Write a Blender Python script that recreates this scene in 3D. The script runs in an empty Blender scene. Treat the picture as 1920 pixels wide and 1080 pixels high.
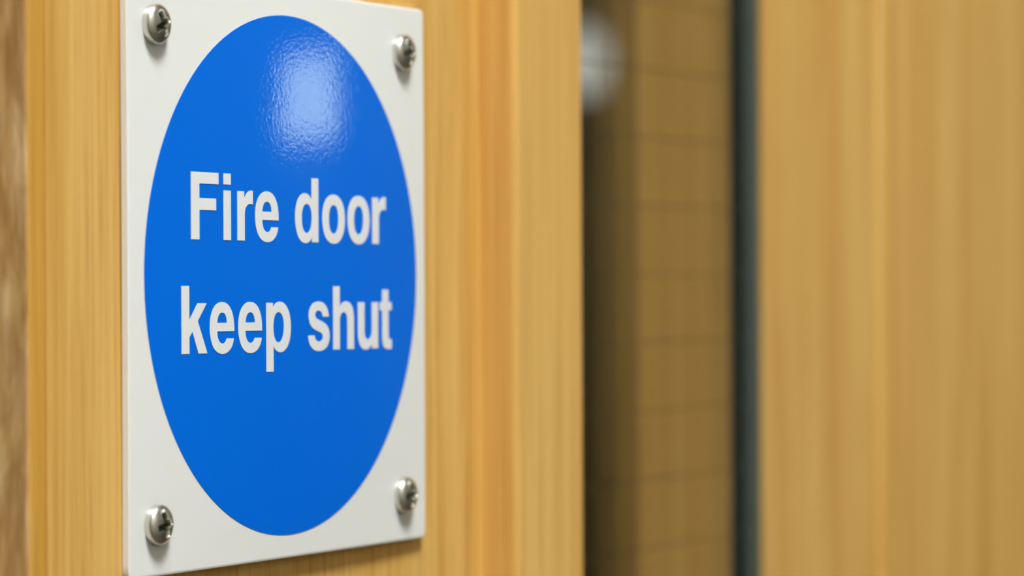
import bpy, bmesh, math, random
from mathutils import Vector, Matrix, noise

random.seed(7)
scene = bpy.context.scene
COL = scene.collection
MM = 0.001
SZ = 1.5                      # height of the sign's centre above the floor

# ------------------------------------------------------------------ camera
# door frame of reference: x runs along the door face to the right, y goes into the door, z up;
# the door's front face is the plane y = 0 and the sign's centre is at (0, 0, SZ)
camd = bpy.data.cameras.new('camera')
cam = bpy.data.objects.new('camera', camd)
COL.objects.link(cam)
scene.camera = cam
camd.sensor_width = 36.0
camd.lens = 6338.46 / 1920 * 36
camd.clip_start = 0.02
camd.clip_end = 60
yaw, pit, rol = math.radians(62.4258), math.radians(-0.2016), math.radians(-0.2549)
Fw = Vector((math.sin(yaw) * math.cos(pit), math.cos(yaw) * math.cos(pit), math.sin(pit)))
R0 = Vector((math.cos(yaw), -math.sin(yaw), 0))
U0 = R0.cross(Fw)
Rt = math.cos(rol) * R0 + math.sin(rol) * U0
Up = -math.sin(rol) * R0 + math.cos(rol) * U0
cm = Matrix((Rt, Up, -Fw)).transposed().to_4x4()
cm.translation = Vector((-0.40893, -0.25056, SZ - 0.00042))
cam.matrix_world = cm
camd.dof.use_dof = True
camd.dof.focus_distance = 0.463
camd.dof.aperture_fstop = 17.0
camd.dof.aperture_blades = 0

# ------------------------------------------------------------------ world, exposure
world = bpy.data.worlds.new('world')
scene.world = world
world.use_nodes = True
world.node_tree.nodes['Background'].inputs[0].default_value = (0.8, 0.85, 1, 1)
world.node_tree.nodes['Background'].inputs[1].default_value = 0.3
vs = scene.view_settings
vs.view_transform = 'Standard'
vs.look = 'None'
vs.gamma = 1
vs.use_curve_mapping = False
vs.exposure = 0.41
LIGHT = 74.0                   # radiance of the ceiling light diffusers
try:
    scene.cycles.use_denoising = True
    scene.cycles.sample_clamp_indirect = 6
    scene.cycles.caustics_reflective = False
except Exception:
    pass


# ------------------------------------------------------------------ helpers
def srgb(r, g, b):
    def f(c):
        c /= 255.0
        return c / 12.92 if c <= 0.04045 else ((c + 0.055) / 1.055) ** 2.4
    return (f(r), f(g), f(b), 1.0)


def new_mat(name):
    m = bpy.data.materials.new(name)
    m.use_nodes = True
    nt = m.node_tree
    return m, nt, nt.nodes['Principled BSDF']


def plain(name, col, rough=0.5, metal=0.0, spec=0.5, bump=None, coat=0.0, coat_rough=0.05):
    m, nt, b = new_mat(name)
    b.inputs['Base Color'].default_value = col
    b.inputs['Roughness'].default_value = rough
    b.inputs['Metallic'].default_value = metal
    b.inputs['Specular IOR Level'].default_value = spec
    b.inputs['Coat Weight'].default_value = coat
    b.inputs['Coat Roughness'].default_value = coat_rough
    if bump:
        scale, strength, dist = bump
        tc = nt.nodes.new('ShaderNodeTexCoord')
        n = nt.nodes.new('ShaderNodeTexNoise')
        n.inputs['Scale'].default_value = scale
        n.inputs['Detail'].default_value = 2
        nt.links.new(tc.outputs['Object'], n.inputs['Vector'])
        bp = nt.nodes.new('ShaderNodeBump')
        bp.inputs['Strength'].default_value = strength
        bp.inputs['Distance'].default_value = dist
        nt.links.new(n.outputs['Fac'], bp.inputs['Height'])
        nt.links.new(bp.outputs['Normal'], b.inputs['Normal'])
        nt.links.new(bp.outputs['Normal'], b.inputs['Coat Normal'])
    return m


def emit(name, col, strength):
    m = bpy.data.materials.new(name)
    m.use_nodes = True
    nt = m.node_tree
    nt.nodes.clear()
    e = nt.nodes.new('ShaderNodeEmission')
    e.inputs[0].default_value = col
    e.inputs[1].default_value = strength
    o = nt.nodes.new('ShaderNodeOutputMaterial')
    nt.links.new(e.outputs[0], o.inputs[0])
    return m


def wood(name, c_dark, c_mid, c_light, c_pore, band=150.0, fine=900.0, pore=0.5, offset=(0, 0, 0),
         zstretch=0.035, fleck=0.0, rough=0.42, spec=0.4):
    """straight vertical grain: broad bands, fine streaks and short dark pores, all running along z"""
    m, nt, b = new_mat(name)
    L = nt.links
    tc = nt.nodes.new('ShaderNodeTexCoord')

    def noise_node(scale, zs, detail, ofs, dist=0.0):
        mp = nt.nodes.new('ShaderNodeMapping')
        mp.inputs['Scale'].default_value = (scale, scale, scale * zs)
        mp.inputs['Location'].default_value = (offset[0] + ofs, offset[1] + ofs * 1.7, offset[2] - ofs)
        L.new(tc.outputs['Object'], mp.inputs['Vector'])
        n = nt.nodes.new('ShaderNodeTexNoise')
        n.inputs['Scale'].default_value = 1.0
        n.inputs['Detail'].default_value = detail
        n.inputs['Roughness'].default_value = 0.55
        n.inputs['Distortion'].default_value = dist
        L.new(mp.outputs[0], n.inputs['Vector'])
        return n.outputs['Fac']

    n1 = noise_node(band, zstretch, 4, 3.1, 0.35)
    n2 = noise_node(fine, zstretch * 0.55, 3, 11.3, 0.1)
    n3 = noise_node(fine * 1.6, 0.02, 2, 23.9)
    mixf = nt.nodes.new('ShaderNodeMath')
    mixf.operation = 'MULTIPLY_ADD'
    L.new(n2, mixf.inputs[0])
    mixf.inputs[1].default_value = 0.40
    half = nt.nodes.new('ShaderNodeMath')
    half.operation = 'MULTIPLY'
    L.new(n1, half.inputs[0])
    half.inputs[1].default_value = 0.78
    L.new(half.outputs[0], mixf.inputs[2])
    ramp = nt.nodes.new('ShaderNodeValToRGB')
    el = ramp.color_ramp.elements
    el[0].position = 0.40
    el[0].color = c_dark
    el[1].position = 0.74
    el[1].color = c_light
    mid = ramp.color_ramp.elements.new(0.56)
    mid.color = c_mid
    L.new(mixf.outputs[0], ramp.inputs[0])
    pr = nt.nodes.new('ShaderNodeValToRGB')
    pr.color_ramp.elements[0].position = 0.56
    pr.color_ramp.elements[0].color = (0, 0, 0, 1)
    pr.color_ramp.elements[1].position = 0.72
    pr.color_ramp.elements[1].color = (pore, pore, pore, 1)
    L.new(n3, pr.inputs[0])
    mx = nt.nodes.new('ShaderNodeMix')
    mx.data_type = 'RGBA'
    L.new(pr.outputs[0], mx.inputs['Factor'])
    L.new(ramp.outputs[0], mx.inputs['A'])
    mx.inputs['B'].default_value = c_pore
    out = mx.outputs['Result']
    if fleck > 0:
        n4 = noise_node(330, 0.30, 4, 41.0, 0.8)
        fr = nt.nodes.new('ShaderNodeValToRGB')
        fr.color_ramp.elements[0].position = 0.42
        fr.color_ramp.elements[0].color = (0, 0, 0, 1)
        fr.color_ramp.elements[1].position = 0.66
        fr.color_ramp.elements[1].color = (fleck, fleck, fleck, 1)
        L.new(n4, fr.inputs[0])
        m2 = nt.nodes.new('ShaderNodeMix')
        m2.data_type = 'RGBA'
        L.new(fr.outputs[0], m2.inputs['Factor'])
        L.new(out, m2.inputs['A'])
        m2.inputs['B'].default_value = c_pore
        out = m2.outputs['Result']
    L.new(out, b.inputs['Base Color'])
    b.inputs['Roughness'].default_value = rough
    b.inputs['Specular IOR Level'].default_value = spec
    bp = nt.nodes.new('ShaderNodeBump')
    bp.inputs['Strength'].default_value = 0.25
    bp.inputs['Distance'].default_value = 0.00012
    L.new(n2, bp.inputs['Height'])
    L.new(bp.outputs['Normal'], b.inputs['Normal'])
    return m


def link(name, mesh, mat, parent=None, smooth=False):
    o = bpy.data.objects.new(name, mesh)
    COL.objects.link(o)
    if mat and not mesh.materials:
        mesh.materials.append(mat)
    if smooth:
        for pl in mesh.polygons:
            pl.use_smooth = True
        mesh.set_sharp_from_angle(angle=math.radians(35))
    if parent is not None:
        o.parent = parent
    return o


def obj(name, bm, mat, parent=None, smooth=False):
    bmesh.ops.recalc_face_normals(bm, faces=bm.faces)
    me = bpy.data.meshes.new(name)
    bm.to_mesh(me)
    bm.free()
    return link(name, me, mat, parent, smooth)


def empty(name, loc, rot=0.0, parent=None):
    o = bpy.data.objects.new(name, None)
    o.empty_display_size = 0.05
    COL.objects.link(o)
    o.location = loc
    o.rotation_euler = (0, 0, rot)
    if parent is not None:
        o.parent = parent
    return o


def tag(o, label, cat=None, group=None, kind=None):
    o['label'] = label
    if cat:
        o['category'] = cat
    if group:
        o['group'] = group
    if kind:
        o['kind'] = kind
    return o


def add_box(bm, lo, hi, bevel=0.0, seg=2):
    r = bmesh.ops.create_cube(bm, size=1.0)
    vs_ = r['verts']
    for v in vs_:
        v.co = Vector([lo[i] + (v.co[i] + 0.5) * (hi[i] - lo[i]) for i in range(3)])
    if bevel > 0:
        es = list({e for v in vs_ for e in v.link_edges})
        bmesh.ops.bevel(bm, geom=es, offset=bevel, segments=seg, profile=0.5, affect='EDGES')
    return bm


def box(lo, hi, bevel=0.0, seg=2):
    return add_box(bmesh.new(), lo, hi, bevel, seg)


def extrude_poly(pts, y0, y1, bm=None):
    """closed polygon in (x, z), extruded from y0 to y1"""
    bm = bm or bmesh.new()
    a = [bm.verts.new((x, y0, z)) for x, z in pts]
    b = [bm.verts.new((x, y1, z)) for x, z in pts]
    bm.faces.new(a)
    bm.faces.new(list(reversed(b)))
    n = len(pts)
    for i in range(n):
        bm.faces.new((a[i], b[i], b[(i + 1) % n], a[(i + 1) % n]))
    return bm


# ------------------------------------------------------------------ materials
OAK = dict(c_dark=srgb(195, 143, 61), c_mid=srgb(210, 163, 84), c_light=srgb(223, 180, 104), c_pore=srgb(152, 104, 38))
M_leaf = wood('oak_veneer', **OAK, band=170, fine=1000, pore=0.35, spec=0.3, rough=0.5)
M_bead = wood('oak_bead', c_dark=srgb(200, 147, 72), c_mid=srgb(211, 162, 86), c_light=srgb(222, 179, 102),
              c_pore=srgb(160, 105, 48), band=120, fine=700, pore=0.25, offset=(7.7, 2.1, 5.5), spec=0.3, rough=0.5)
M_lip = wood('oak_lipping', c_dark=srgb(186, 132, 44), c_mid=srgb(200, 150, 62), c_light=srgb(210, 161, 76),
             c_pore=srgb(140, 92, 32), band=150, fine=900, pore=0.3, offset=(1.3, 9.2, 3.4), spec=0.3, rough=0.5)
M_raw = wood('raw_sawn_edge', c_dark=srgb(172, 126, 70), c_mid=srgb(198, 156, 98), c_light=srgb(222, 186, 136),
             c_pore=srgb(146, 102, 52), band=420, fine=1200, pore=0.45, offset=(4.2, 6.1, 0.7), zstretch=0.16,
             fleck=0.55, rough=0.75, spec=0.2)
M_wall = plain('painted_wall', srgb(180, 176, 168), 0.8, bump=(120, 0.15, 0.002))
M_ceil = plain('white_ceiling', srgb(235, 235, 230), 0.9, bump=(80, 0.1, 0.002))
M_floor = plain('brown_carpet', srgb(104, 98, 90), 0.95, bump=(900, 0.5, 0.003))
M_brown = plain('dark_brown_wall', srgb(96, 78, 40), 0.8, bump=(60, 0.2, 0.002))
M_umber = plain('umber_wall', srgb(150, 120, 66), 0.8, bump=(60, 0.2, 0.002))
M_tan = plain('tan_wall', srgb(112, 90, 54), 0.8, bump=(60, 0.2, 0.002))
M_white = plain('white_plastic', (0.80, 0.80, 0.775, 1), 0.32, spec=0.45, bump=(260, 0.04, 0.0006))
M_blue = plain('gloss_blue_print', (0.0, 0.146, 0.74, 1), 0.35, spec=0.05, bump=(1700, 0.14, 0.00005), coat=0.28, coat_rough=0.005)
M_letter = plain('white_print', (0.77, 0.775, 0.79, 1), 0.42, spec=0.3)
M_zinc = plain('bright_zinc', (0.72, 0.71, 0.64, 1), 0.30, metal=1.0, bump=(700, 0.06, 0.0002))
M_recess = plain('shaded_zinc', (0.20, 0.19, 0.14, 1), 0.38, metal=0.9)  # shade inside the cross recess, painted in as a darker zinc
M_tape = plain('black_glazing_tape', srgb(72, 82, 76), 0.55)
M_wire = plain('dull_wire', srgb(120, 104, 66), 0.5, metal=0.2)
M_frame = plain('white_metal', srgb(230, 230, 228), 0.4)
M_diff = emit('lit_diffuser', (0.97, 1.0, 0.985, 1), LIGHT)
M_diff_soft = emit('lit_diffuser_soft', (0.97, 1.0, 0.985, 1), 9.0)
M_diff_fill = emit('lit_diffuser_fill', (0.97, 1.0, 0.99, 1), 5.7)  # for the added fill panels in the room
M_globe = emit('lit_globe', (1.0, 0.98, 0.93, 1), 0.38)
M_shade = emit('lit_shade', (0.82, 1.0, 0.68, 1), 10.2)

M_glass, nt, b = new_mat('clear_glass')
b.inputs['Base Color'].default_value = (0.93, 0.97, 0.93, 1)
b.inputs['Roughness'].default_value = 0.0
b.inputs['IOR'].default_value = 1.52
b.inputs['Transmission Weight'].default_value = 1.0

# ------------------------------------------------------------------ the rooms (structure)
# the leaf stands ajar by 30 degrees; the rooms are laid out square to the doorway
HINGE = Vector((0.777, 0.0, 0))
OPEN = math.radians(30)
ROOM = Matrix.Translation(HINGE) @ Matrix.Rotation(-OPEN, 4, 'Z')
ROOM_INV = ROOM.inverted()


def struct(name, bm, mat, label, kind='structure', smooth=False):
    o = obj(name, bm, mat, None, smooth)
    o.matrix_world = ROOM
    o['kind'] = kind
    o['label'] = label
    return o


X0, X1, YA, YB, H = -3.2, 7.0, -1.8, 4.0, 2.9
T = 0.12
struct('floor', box((X0 - T, YA - T, -0.05), (X1 + T, YB + T, 0)), M_floor, 'brown carpeted floor of the corridor and room')
struct('ceiling', box((X0 - T, YA - T, H), (X1 + T, YB + T, H + 0.05)), M_ceil, 'flat white ceiling')
struct('wall_front', box((X0, YA - T, 0), (X1, YA, H)), M_wall, 'cream corridor wall facing the door')
struct('wall_back', box((X0, YB, 0), (X1, YB + T, H)), M_umber, 'dark brown wall of the room beyond the glass')
struct('wall_left', box((X0 - T, YA - T, 0), (X0, YB + T, H)), M_wall, 'cream wall closing the corridor on the left')
struct('wall_right', box((X1, YA - T, 0), (X1 + T, YB + T, H)), M_brown, 'dark brown wall at the far end of the corridor')
DW0, DW1, DH = -0.874, 0.036, 2.085         # the doorway, before its wooden lining
wb = bmesh.new()
add_box(wb, (X0, 0, 0), (DW0, T, H))
add_box(wb, (DW1, 0, 0), (X1, T, H))
add_box(wb, (DW0, 0, DH), (DW1, T, H))
struct('wall_divider', wb, M_tan, 'tan wall with the doorway')
tb = bmesh.new()
add_box(tb, (DW0, -0.012, 0), (DW0 + 0.032, T + 0.012, DH), 0.002)
add_box(tb, (DW1 - 0.032, -0.012, 0), (DW1, T + 0.012, DH), 0.002)
add_box(tb, (DW0 + 0.032, -0.012, DH - 0.032), (DW1 - 0.032, T + 0.012, DH), 0.002)
struct('trim_1', tb, M_bead, 'oak lining of the doorway')

# ------------------------------------------------------------------ the fire door with its glazed slot
LEAF_L, LEAF_R, LEAF_T, LEAF_B = -0.0608, 0.772, 2.045, 0.006
THK = 0.044
BEAD = 0.0065                                    # the beads stand this proud of the leaf
BL0, BL1 = 0.0600, 0.0837                        # left bead, outer and inner side
BR0, BR1 = 0.2150, 0.2387                        # right bead
PZ0, PZ1 = 1.02, 1.80                            # clear height of the glazed slot
BW = BL1 - BL0
door = empty('door_1', (0, 0, 0))
tag(door, 'light oak fire door standing ajar, with a narrow wired glass slot', kind='structure')

LIP = 0.0042
x0 = LEAF_L + LIP
lb = bmesh.new()
hx0, hx1, hz0, hz1 = BL1 - 0.004, BR0 + 0.004, PZ0 - 0.004, PZ1 + 0.004    # hole cut in the leaf
xs = [x0, hx0, hx1, LEAF_R]
zs = [LEAF_B, hz0, hz1, LEAF_T]
for i in range(3):
    for k in range(3):
        if i == 1 and k == 1:
            continue
        for y in (0.0, THK):
            lb.faces.new([lb.verts.new((x, y, z)) for x, z in
                          ((xs[i], zs[k]), (xs[i + 1], zs[k]), (xs[i + 1], zs[k + 1]), (xs[i], zs[k + 1]))])
for (ax, az, bx, bz) in ((x0, LEAF_B, LEAF_R, LEAF_B), (LEAF_R, LEAF_B, LEAF_R, LEAF_T), (LEAF_R, LEAF_T, x0, LEAF_T),
                         (x0, LEAF_T, x0, LEAF_B), (hx0, hz0, hx1, hz0), (hx1, hz0, hx1, hz1), (hx1, hz1, hx0, hz1),
                         (hx0, hz1, hx0, hz0)):
    lb.faces.new([lb.verts.new(c) for c in ((ax, 0, az), (bx, 0, bz), (bx, THK, bz), (ax, THK, az))])
bmesh.ops.remove_doubles(lb, verts=lb.verts, dist=1e-6)
obj('leaf', lb, M_leaf, door)
lip = obj('lipping', box((LEAF_L + 0.0006, 0, LEAF_B), (x0, THK, LEAF_T), 0.0003, 1), M_lip, door)
lip['label'] = 'darker oak strip along the door edge'
raw = obj('edge_veneer', box((LEAF_L, 0.0002, LEAF_B), (LEAF_L + 0.0006, THK - 0.0002, LEAF_T)), M_raw, door)
raw['label'] = 'dull sawn wood on the narrow edge of the door'

GL0, GL1 = 0.0225, 0.0285                       # the glass, front and back
TAPE = 0.0035


def bead_run(side, x_out, x_in, y_out, y_in, name='glazing_bead', z_a=PZ0 - BW, z_b=PZ1 + BW):
    """upright bead: a rectangle with softened arrises, mitred by simple overlap of the rails between the uprights"""
    lo = (min(x_out, x_in), min(y_out, y_in), z_a)
    hi = (max(x_out, x_in), max(y_out, y_in), z_b)
    return obj(name, box(lo, hi, 0.0009, 3), M_bead, door, True)


FY0, FY1 = -BEAD, GL0 - TAPE                    # front beads, from their face back to the tape
BY0, BY1 = GL1 + TAPE * 0.4, THK + BEAD
for (y0, y1) in ((FY0, FY1), (BY0, BY1)):
    # each upright: the part in the hole plus the lip that laps over the leaf
    for (xa, xb, h0) in ((BL0, BL1, hx0), (BR0, BR1, hx1)):
        inner = xb if xa == BL0 else xa
        outer = xa if xa == BL0 else xb
        f = y0 if y0 < 0 else y1                # proud face
        b_ = y1 if y0 < 0 else y0               # face against the tape
        surf = 0.0 if y0 < 0 else THK
        # L-shaped section as one closed polygon in (x, y)
        sgn = 1 if f > b_ else -1
        r = 0.0009
        so = 1 if inner > outer else -1
        pts = [(outer, surf), (outer, f - sgn * r), (outer + so * r * 0.3, f - sgn * r * 0.3), (outer + so * r, f),
               (inner - so * r, f), (inner - so * r * 0.3, f - sgn * r * 0.3), (inner, f - sgn * r),
               (inner, b_), (h0, b_), (h0, surf)]
        bm = bmesh.new()
        za, zb = PZ0 - BW, PZ1 + BW
        va = [bm.verts.new((x, y, za)) for x, y in pts]
        vb = [bm.verts.new((x, y, zb)) for x, y in pts]
        bm.faces.new(va)
        bm.faces.new(list(reversed(vb)))
        for i in range(len(pts)):
            j = (i + 1) % len(pts)
            bm.faces.new((va[i], va[j], vb[j], vb[i]))
        obj('glazing_bead', bm, M_bead, door)
    for (z_in, z_out) in ((PZ0, PZ0 - BW), (PZ1, PZ1 + BW)):
        bm = bmesh.new()
        zl, zh = min(z_in, z_out), max(z_in, z_out)
        lap = y0 if y0 < 0 else THK
        add_box(bm, (BL1, min(lap, lap + BEAD), zl), (BR0, max(lap, lap + BEAD), zh), 0.0006, 2)
        zi = (hz0, PZ0) if z_in == PZ0 else (PZ1, hz1)
        add_box(bm, (BL1, 0.0 if y0 < 0 else BY0, zi[0]), (BR0, FY1 if y0 < 0 else THK, zi[1]))
        obj('glazing_bead', bm, M_bead, door)

# glazing tape: a dark frame between bead and glass, front and back
for (ya, yb) in ((FY1, GL0), (GL1, BY0)):
    bm = bmesh.new()
    e = 0.0003
    add_box(bm, (hx0, ya, hz0), (BL1 - e, yb, hz1))
    add_box(bm, (BR0 + e, ya, hz0), (hx1, yb, hz1))
    add_box(bm, (BL1 - e, ya, hz0), (BR0 + e, yb, PZ0 - e))
    add_box(bm, (BL1 - e, ya, PZ1 + e), (BR0 + e, yb, hz1))
    o = obj('glazing_tape', bm, M_tape, door)
    o['label'] = 'dark tape between bead and glass'
o = obj('glass_pane', box((hx0 + 0.0004, GL0, hz0 + 0.0004), (hx1 - 0.0004, GL1, hz1 - 0.0004)), M_glass, door)
o['label'] = 'wired glass in the narrow slot'
# the wire mesh cast inside the pane
bm = bmesh.new()
yc = (GL0 + GL1) / 2
wr = 0.00016


def wire(bm, a, b_, r):
    a, b_ = Vector(a), Vector(b_)
    d = (b_ - a).normalized()
    s = d.orthogonal().normalized()
    t = d.cross(s)
    ra = [bm.verts.new(a + r * (math.cos(q) * s + math.sin(q) * t)) for q in [k * math.pi / 3 for k in range(6)]]
    rb = [bm.verts.new(b_ + r * (math.cos(q) * s + math.sin(q) * t)) for q in [k * math.pi / 3 for k in range(6)]]
    for k in range(6):
        bm.faces.new((ra[k], ra[(k + 1) % 6], rb[(k + 1) % 6], rb[k]))


PITCH = 0.0130
z = SZ + 0.0128 - PITCH * 40
while z < PZ1:
    if z > PZ0:
        wire(bm, (hx0 + 0.001, yc, z), (hx1 - 0.001, yc, z), wr)
    z += PITCH
x = BL1 + 0.004
while x < BR0:
    wire(bm, (x, yc + wr, PZ0), (x, yc + wr, PZ1), wr * 0.8)
    x += PITCH
o = obj('wire_mesh', bm, M_wire, door, True)
o['kind'] = 'stuff'
o['label'] = 'fine square wire mesh inside the glass'

# ------------------------------------------------------------------ the sign
sign = empty('fire_door_sign', (0, 0, SZ))
tag(sign, 'square white sign with glossy blue disc reading Fire door keep shut, screwed to door', 'sign')
PT = 1.0          # plate thickness, mm


BOW = 1.25


def lift(u, v):
    """held by its four screws, the thin plate bows away from the door in the middle (mm)"""
    return BOW * (1 - (u / 44) ** 2) * (1 - 0.50 * (v / 41) ** 2)


def place(u, n, v):
    return Vector((u * MM, -(n + lift(u, v)) * MM, v * MM))


def printed(u, n, v):
    """print laid out on the flat sheet, carried out by the bow of the plate"""
    k = lift(u, v) / 249.0
    return place(u + (-408.9 - u) * k, n, v + (-0.4 - v) * k)


# plate: grid with rounded corners, front and back skins and an edge band
N = 44
gs = sorted(set([-40 + 80 * i / N for i in range(N + 1)] + [-39.8, -39.6, -39.3, 39.3, 39.6, 39.8]))


def squash(u, v, r=0.9, h=40.0):
    du, dv = abs(u) - (h - r), abs(v) - (h - r)
    if du > 0 and dv > 0:
        m = max(du, dv)
        l = math.hypot(du, dv)
        if l > 1e-9:
            k = m / l
            return math.copysign(h - r + du * k, u), math.copysign(h - r + dv * k, v)
    return u, v


bm = bmesh.new()
n_ = len(gs)
front, back = {}, {}
for i, a in enumerate(gs):
    for k, c in enumerate(gs):
        u, v = squash(a, c)
        e = max(abs(a), abs(c))
        drop = 0.08 * max(0.0, (e - 39.8) / 0.2) ** 2
        front[i, k] = bm.verts.new(place(u, PT - drop, v))
        back[i, k] = bm.verts.new(place(u, 0, v))
for i in range(n_ - 1):
    for k in range(n_ - 1):
        bm.faces.new((front[i, k], front[i + 1, k], front[i + 1, k + 1], front[i, k + 1]))
        bm.faces.new((back[i, k], back[i, k + 1], back[i + 1, k + 1], back[i + 1, k]))
for i in range(n_ - 1):
    for (p, q) in (((i, 0), (i + 1, 0)), ((i, n_ - 1), (i + 1, n_ - 1)), ((0, i), (0, i + 1)), ((n_ - 1, i), (n_ - 1, i + 1))):
        bm.faces.new((front[p], front[q], back[q], back[p]))
obj('plate', bm, M_white, sign, True)

# blue disc printed on the plate
DU, DV, DR = 0.80, -0.16, 36.72
DISC = 0.05
bm = bmesh.new()
rings = [0, 3, 6, 9, 12, 15, 18, 21, 24, 27, 30, 33, 35.5, DR]
prev = None
for r in rings:
    if r == 0:
        prev = [bm.verts.new(printed(DU, PT + DISC, DV))]
        continue
    cur = [bm.verts.new(printed(DU + r * math.cos(2 * math.pi * k / 144), PT + DISC, DV + r * math.sin(2 * math.pi * k / 144)))
           for k in range(144)]
    for k in range(144):
        j = (k + 1) % 144
        if len(prev) == 1:
            bm.faces.new((prev[0], cur[k], cur[j]))
        else:
            bm.faces.new((prev[k], cur[k], cur[j], prev[j]))
    prev = cur
rim = [bm.verts.new(v.co + Vector((0, DISC * MM, 0))) for v in prev]
for k in range(144):
    j = (k + 1) % 144
    bm.faces.new((prev[k], rim[k], rim[j], prev[j]))
disc = obj('blue_disc', bm, M_blue, sign, True)
disc['label'] = 'glossy blue disc printed on the plate'

# lettering: outlines in hundredths of a millimetre, baseline at 0
GLYPH = {
    'F': ['M0,0 L0,915 L691,915 L691,760 L208,760 L208,563 L628,563 L628,402 L208,402 L208,0'],
    'i': ['M0,0 L0,682 L188,682 L188,0', 'M0,763 L0,915 L188,915 L188,763'],
    'r': ['M0,0 L0,682 L178,682 L178,572 C218,648 285,697 360,697 C380,697 395,695 402,693 L402,503 '
          'C385,508 365,510 345,510 C245,510 190,455 190,350 L190,0'],
    'e': ['M620,295 L184,295 C188,188 240,128 320,128 C375,128 412,150 427,196 L608,196 C585,65 465,-16 318,-16 '
          'C120,-16 0,125 0,340 C0,555 120,697 312,697 C515,697 628,545 620,295',
          'M187,412 L433,412 C426,503 382,552 312,552 C240,552 195,503 187,412'],
    'o': ['M0,341 C0,552 122,697 319,697 C516,697 638,552 638,341 C638,130 516,-16 319,-16 C122,-16 0,130 0,341',
          'M184,341 C184,212 232,132 319,132 C406,132 454,212 454,341 C454,468 406,546 319,546 C232,546 184,468 184,341'],
    'd': ['M638,0 L460,0 L460,80 C425,20 360,-16 280,-16 C110,-16 0,130 0,343 C0,555 110,697 275,697 '
          'C350,697 415,660 452,600 L452,915 L638,915',
          'M178,340 C178,215 230,130 316,130 C405,130 456,215 456,340 C456,468 405,545 316,545 C228,545 178,468 178,340'],
    'p': ['M0,-285 L0,682 L178,682 L178,600 C215,662 280,697 360,697 C538,697 655,552 655,340 C655,128 538,-16 372,-16 '
          'C292,-16 225,20 188,80 L188,-285',
          'M184,340 C184,212 236,124 324,124 C415,124 470,212 470,340 C470,468 415,550 324,550 C236,550 184,468 184,340'],
    'k': ['M0,0 L0,915 L190,915 L190,448 L400,682 L622,682 L400,440 L636,0 L414,0 L266,300 L190,220 L190,0'],
    's': ['M575,478 L405,478 C398,535 360,566 295,566 C235,566 195,545 195,505 C195,460 250,445 330,425 '
          'C470,392 597,345 597,205 C597,65 475,-16 305,-16 C125,-16 8,65 0,210 L176,210 C185,155 235,122 305,122 '
          'C370,122 410,150 410,190 C410,240 345,252 255,275 C130,307 20,350 20,490 C20,620 135,697 293,697 '
          'C455,697 562,620 575,478'],
    'h': ['M0,0 L0,915 L185,915 L185,600 C222,662 285,697 365,697 C510,697 590,605 590,450 L590,0 L403,0 L403,420 '
          'C403,500 365,540 300,540 C230,540 185,490 185,410 L185,0'],
    'u': ['M590,682 L405,682 L405,265 C405,182 360,138 290,138 C222,138 187,175 187,250 L187,682 L0,682 L0,235 '
          'C0,75 85,-16 230,-16 C305,-16 370,20 412,80 L412,0 L590,0'],
    't': ['M0,682 L72,682 L72,868 L258,868 L258,682 L355,682 L355,562 L258,562 L258,190 C258,145 278,128 318,128 '
          'C335,128 348,129 355,131 L355,-8 C330,-14 295,-18 256,-18 C128,-18 72,35 72,150 L72,562 L0,562'],
}


def contour(path):
    pts = []
    for tok in path.replace("L", " L").replace("C", " C").split(' '):
        tok = tok.strip()
        if not tok:
            continue
        if tok[0] in 'MLC':
            cmd, tok = tok[0], tok[1:]
            buf = []
        x_, y_ = (float(q) for q in tok.split(','))
        if cmd in 'ML':
            pts.append((x_, y_))
        else:
            buf.append((x_, y_))
            if len(buf) == 3:
                p0 = pts[-1]
                for s in range(1, 11):
                    t = s / 10
                    k = (1 - t)
                    pts.append(tuple(k ** 3 * p0[d] + 3 * k * k * t * buf[0][d] + 3 * k * t * t * buf[1][d] + t ** 3 * buf[2][d]
                                     for d in (0, 1)))
                buf = []
    if math.hypot(pts[0][0] - pts[-1][0], pts[0][1] - pts[-1][1]) < 0.5:
        pts.pop()
    return pts


def glyph_mesh(ch, u0, v0, slope):
    """fill the outline through a 2D curve and lay it on the disc"""
    cu = bpy.data.curves.new('outline', 'CURVE')
    cu.dimensions = '2D'
    cu.fill_mode = 'FRONT'
    for path in GLYPH[ch]:
        pts = contour(path)
        sp = cu.splines.new('POLY')
        sp.points.add(len(pts) - 1)
        for q, (a, c) in zip(sp.points, pts):
            q.co = (a / 100, c / 100, 0, 1)
        sp.use_cyclic_u = True
    tmp = bpy.data.objects.new('outline', cu)
    COL.objects.link(tmp)
    dg = bpy.context.evaluated_depsgraph_get()
    me = bpy.data.meshes.new_from_object(tmp.evaluated_get(dg))
    bpy.data.objects.remove(tmp)
    bpy.data.curves.remove(cu)
    bm = bmesh.new()
    bm.from_mesh(me)
    bpy.data.meshes.remove(me)
    bmesh.ops.recalc_face_normals(bm, faces=bm.faces)
    edges = [e for e in bm.edges if e.is_boundary]
    ext = bmesh.ops.extrude_edge_only(bm, edges=edges)
    low = {v for v in ext['geom'] if isinstance(v, bmesh.types.BMVert)}
    for v in bm.verts:
        u, w = u0 + v.co.x, v0 + v.co.y + slope * (u0 + v.co.x)
        v.co = printed(u, PT + DISC + (0.0 if v in low else 0.05), w)
    return bm


for base, runs in ((4.60, (('F', -24.60), ('i', -16.45), ('r', -12.92), ('e', -8.30), ('d', 2.38), ('o', 9.86), ('o', 17.02), ('r', 24.22))),
                   (-10.86, (('k', -27.05), ('e', -20.05), ('e', -12.82), ('p', -5.50), ('s', 5.78), ('h', 12.80), ('u', 19.90), ('t', 26.32)))):
    for ch, u0 in runs:
        obj('letter', glyph_mesh(ch, u0, base, -0.0060), M_letter, disc)

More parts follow.
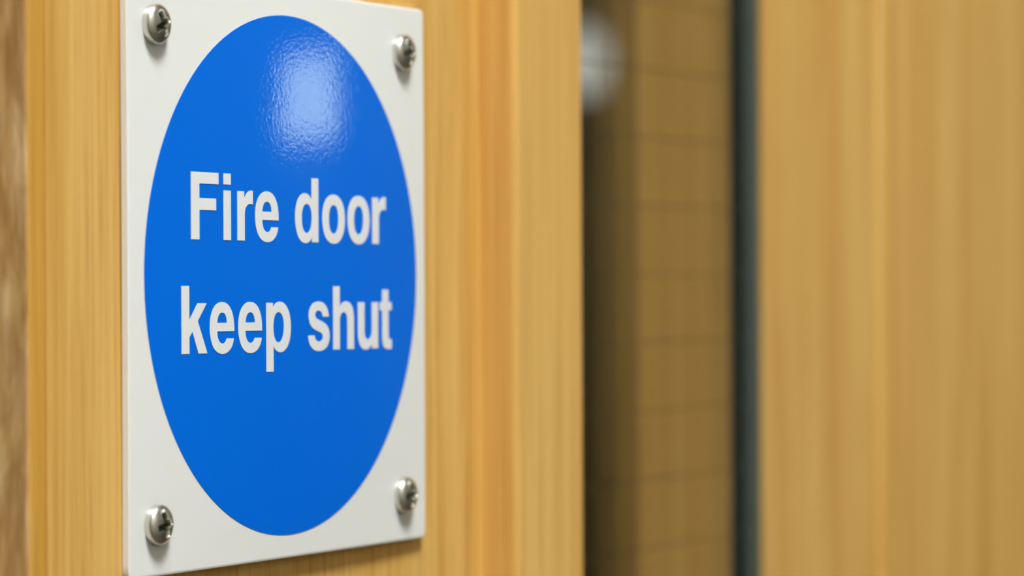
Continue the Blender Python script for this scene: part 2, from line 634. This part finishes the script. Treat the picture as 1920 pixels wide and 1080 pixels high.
# screws: pan heads with a cross recess
def screw_mesh(turn):
    bm = bmesh.new()
    NR, NA = 44, 120
    Rr, Hh = 2.72, 1.75
    rows, sunk = [], {}
    for i in range(NR + 1):
        t = i / NR
        r = Rr * t
        row = []
        for k in range(NA):
            q = 2 * math.pi * k / NA
            x_, z_ = r * math.cos(q), r * math.sin(q)
            # domed profile with a short upright rim
            h = 0.55 + (Hh - 0.55) * math.sqrt(max(0.0, 1 - t ** 2.6))
            ca, sa = math.cos(turn), math.sin(turn)
            a, c = abs(x_ * ca + z_ * sa), abs(-x_ * sa + z_ * ca)
            # cross recess: two tapering slots and a centre pit
            w = 0.44
            d = 0.0
            for (m, n) in ((a, c), (c, a)):
                if m < 1.75:
                    s = max(0.0, min(1.0, (w + 0.06 - n) / 0.14)) * min(1.0, (1.75 - m) / 0.35)
                    d = max(d, s * (1.75 - 0.55 * m))
            pit = max(0.0, 1 - math.hypot(a, c) / 0.85)
            d = max(d, 1.7 * min(1.0, pit * 2.2))
            vert = bm.verts.new((x_ * MM, -(h - d) * MM, z_ * MM))
            sunk[vert] = d
            row.append(vert)
        rows.append(row)
    bot = [bm.verts.new((Rr * math.cos(2 * math.pi * k / NA) * MM, 0.25 * MM, Rr * math.sin(2 * math.pi * k / NA) * MM)) for k in range(NA)]
    rows.append(bot)
    for i in range(len(rows) - 1):
        for k in range(NA):
            j = (k + 1) % NA
            quad = (rows[i][k], rows[i][j], rows[i + 1][j], rows[i + 1][k])
            face = bm.faces.new(quad)
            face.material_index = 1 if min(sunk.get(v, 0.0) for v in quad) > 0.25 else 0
    bm.faces.new(list(reversed(bot)))
    bmesh.ops.remove_doubles(bm, verts=bm.verts, dist=1e-7)
    return bm


for (u, v, turn, txt) in ((-33.3, 33.2, 0.50, 'upper left'), (33.3, 33.2, 0.20, 'upper right'),
                          (-33.3, -33.2, 0.30, 'lower left'), (33.3, -33.2, 0.12, 'lower right')):
    s = obj('screw', screw_mesh(turn), M_zinc, sign, True)
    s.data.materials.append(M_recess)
    s.location = printed(u, PT, v)
    s['label'] = 'bright zinc pan head screw in the %s corner of the sign' % txt


# ------------------------------------------------------------------ ceiling lights
def ceiling_light(x_, y_, mat, label, w=0.6, d=0.6):
    t = empty('ceiling_light', ROOM @ Vector((x_, y_, H)), -OPEN)
    tag(t, label, 'light', 'ceiling light panels')
    bm = bmesh.new()
    f = 0.025
    for (a, b_, c, e) in ((-w / 2, -d / 2, w / 2, -d / 2 + f), (-w / 2, d / 2 - f, w / 2, d / 2),
                          (-w / 2, -d / 2 + f, -w / 2 + f, d / 2 - f), (w / 2 - f, -d / 2 + f, w / 2, d / 2 - f)):
        add_box(bm, (a, b_, -0.02), (c, e, 0))
    obj('frame', bm, M_frame, t)
    obj('diffuser', box((-w / 2 + f, -d / 2 + f, -0.012), (w / 2 - f, d / 2 - f, -0.004)), mat, t)
    return t


ceiling_light(-0.70, -1.12, M_diff, 'square lit ceiling panel above the front of the oak door', 0.45, 0.45)
ceiling_light(-2.75, -0.95, M_diff_soft, 'added square fill panel on the corridor ceiling, lighting the left-facing sides')  # unseen fill light, added to brighten the sides facing left
ceiling_light(2.2, -0.95, M_diff_soft, 'square lit ceiling panel halfway along the corridor')
ceiling_light(5.0, -0.95, M_diff_soft, 'square lit ceiling panel near the end of the corridor')
ceiling_light(-1.6, 1.45, M_diff_fill, 'added dim fill panel on the room ceiling, lighting the back of the slot')  # unseen fill light, added to reach the wood behind the glass
ceiling_light(1.9, 2.9, M_diff_fill, 'added dim fill panel on the room ceiling, lighting the dark brown back wall')  # unseen fill light, added to lift the wall beyond the glass

# ------------------------------------------------------------------ lamp glowing beyond the glass
def ray(px, py):
    return (Fw + Rt * ((px - 960) / 6338.46) + Up * ((540 - py) / 6338.46)).normalized()


LY = YB - 0.10
p0 = ROOM_INV @ cm.translation
d0 = ROOM_INV.to_3x3() @ ray(1094, 116)
k = (LY - p0.y) / d0.y
lp = p0 + k * d0
lamp = empty('wall_lamp', ROOM @ Vector((lp.x, YB, lp.z)), -OPEN)
tag(lamp, 'small white globe wall lamp glowing in the dark room beyond the glass', 'lamp')
bm = bmesh.new()
bmesh.ops.create_uvsphere(bm, u_segments=24, v_segments=16, radius=0.037)
bmesh.ops.scale(bm, vec=(1, 1, 1.6), verts=bm.verts)
bmesh.ops.translate(bm, vec=(0, -0.10, 0), verts=bm.verts)
obj('globe', bm, M_globe, lamp, True)
bm = bmesh.new()
add_box(bm, (-0.03, -0.012, -0.075), (0.03, 0, -0.015), 0.003)
add_box(bm, (-0.008, -0.11, -0.062), (0.008, -0.012, -0.048), 0.002)
obj('bracket', bm, M_frame, lamp)

# ------------------------------------------------------------------ tapered lamp on the corridor's end wall
sc = empty('wall_lamp', ROOM @ Vector((X1, -0.43, 1.945)), -OPEN)
tag(sc, 'white wall lamp with a tapered lit shade at the far end of the corridor', 'lamp')
bm = bmesh.new()
HB, HT, HZ = 0.215, 0.150, 0.26
lo_, hi_ = [], []
for k in range(13):
    q = math.pi * k / 12
    lo_.append(bm.verts.new((-0.02 - 0.12 * math.sin(q), -HB * math.cos(q), 0)))
    hi_.append(bm.verts.new((-0.02 - 0.08 * math.sin(q), -HT * math.cos(q), HZ)))
for k in range(12):
    bm.faces.new((lo_[k], lo_[k + 1], hi_[k + 1], hi_[k]))
bm.faces.new(lo_)
bm.faces.new(list(reversed(hi_)))
bm.faces.new((lo_[0], hi_[0], hi_[-1], lo_[-1]))
obj('shade', bm, M_shade, sc)
obj('back_plate', box((-0.02, -0.06, 0.05), (0, 0.06, 0.24), 0.003), M_frame, sc)
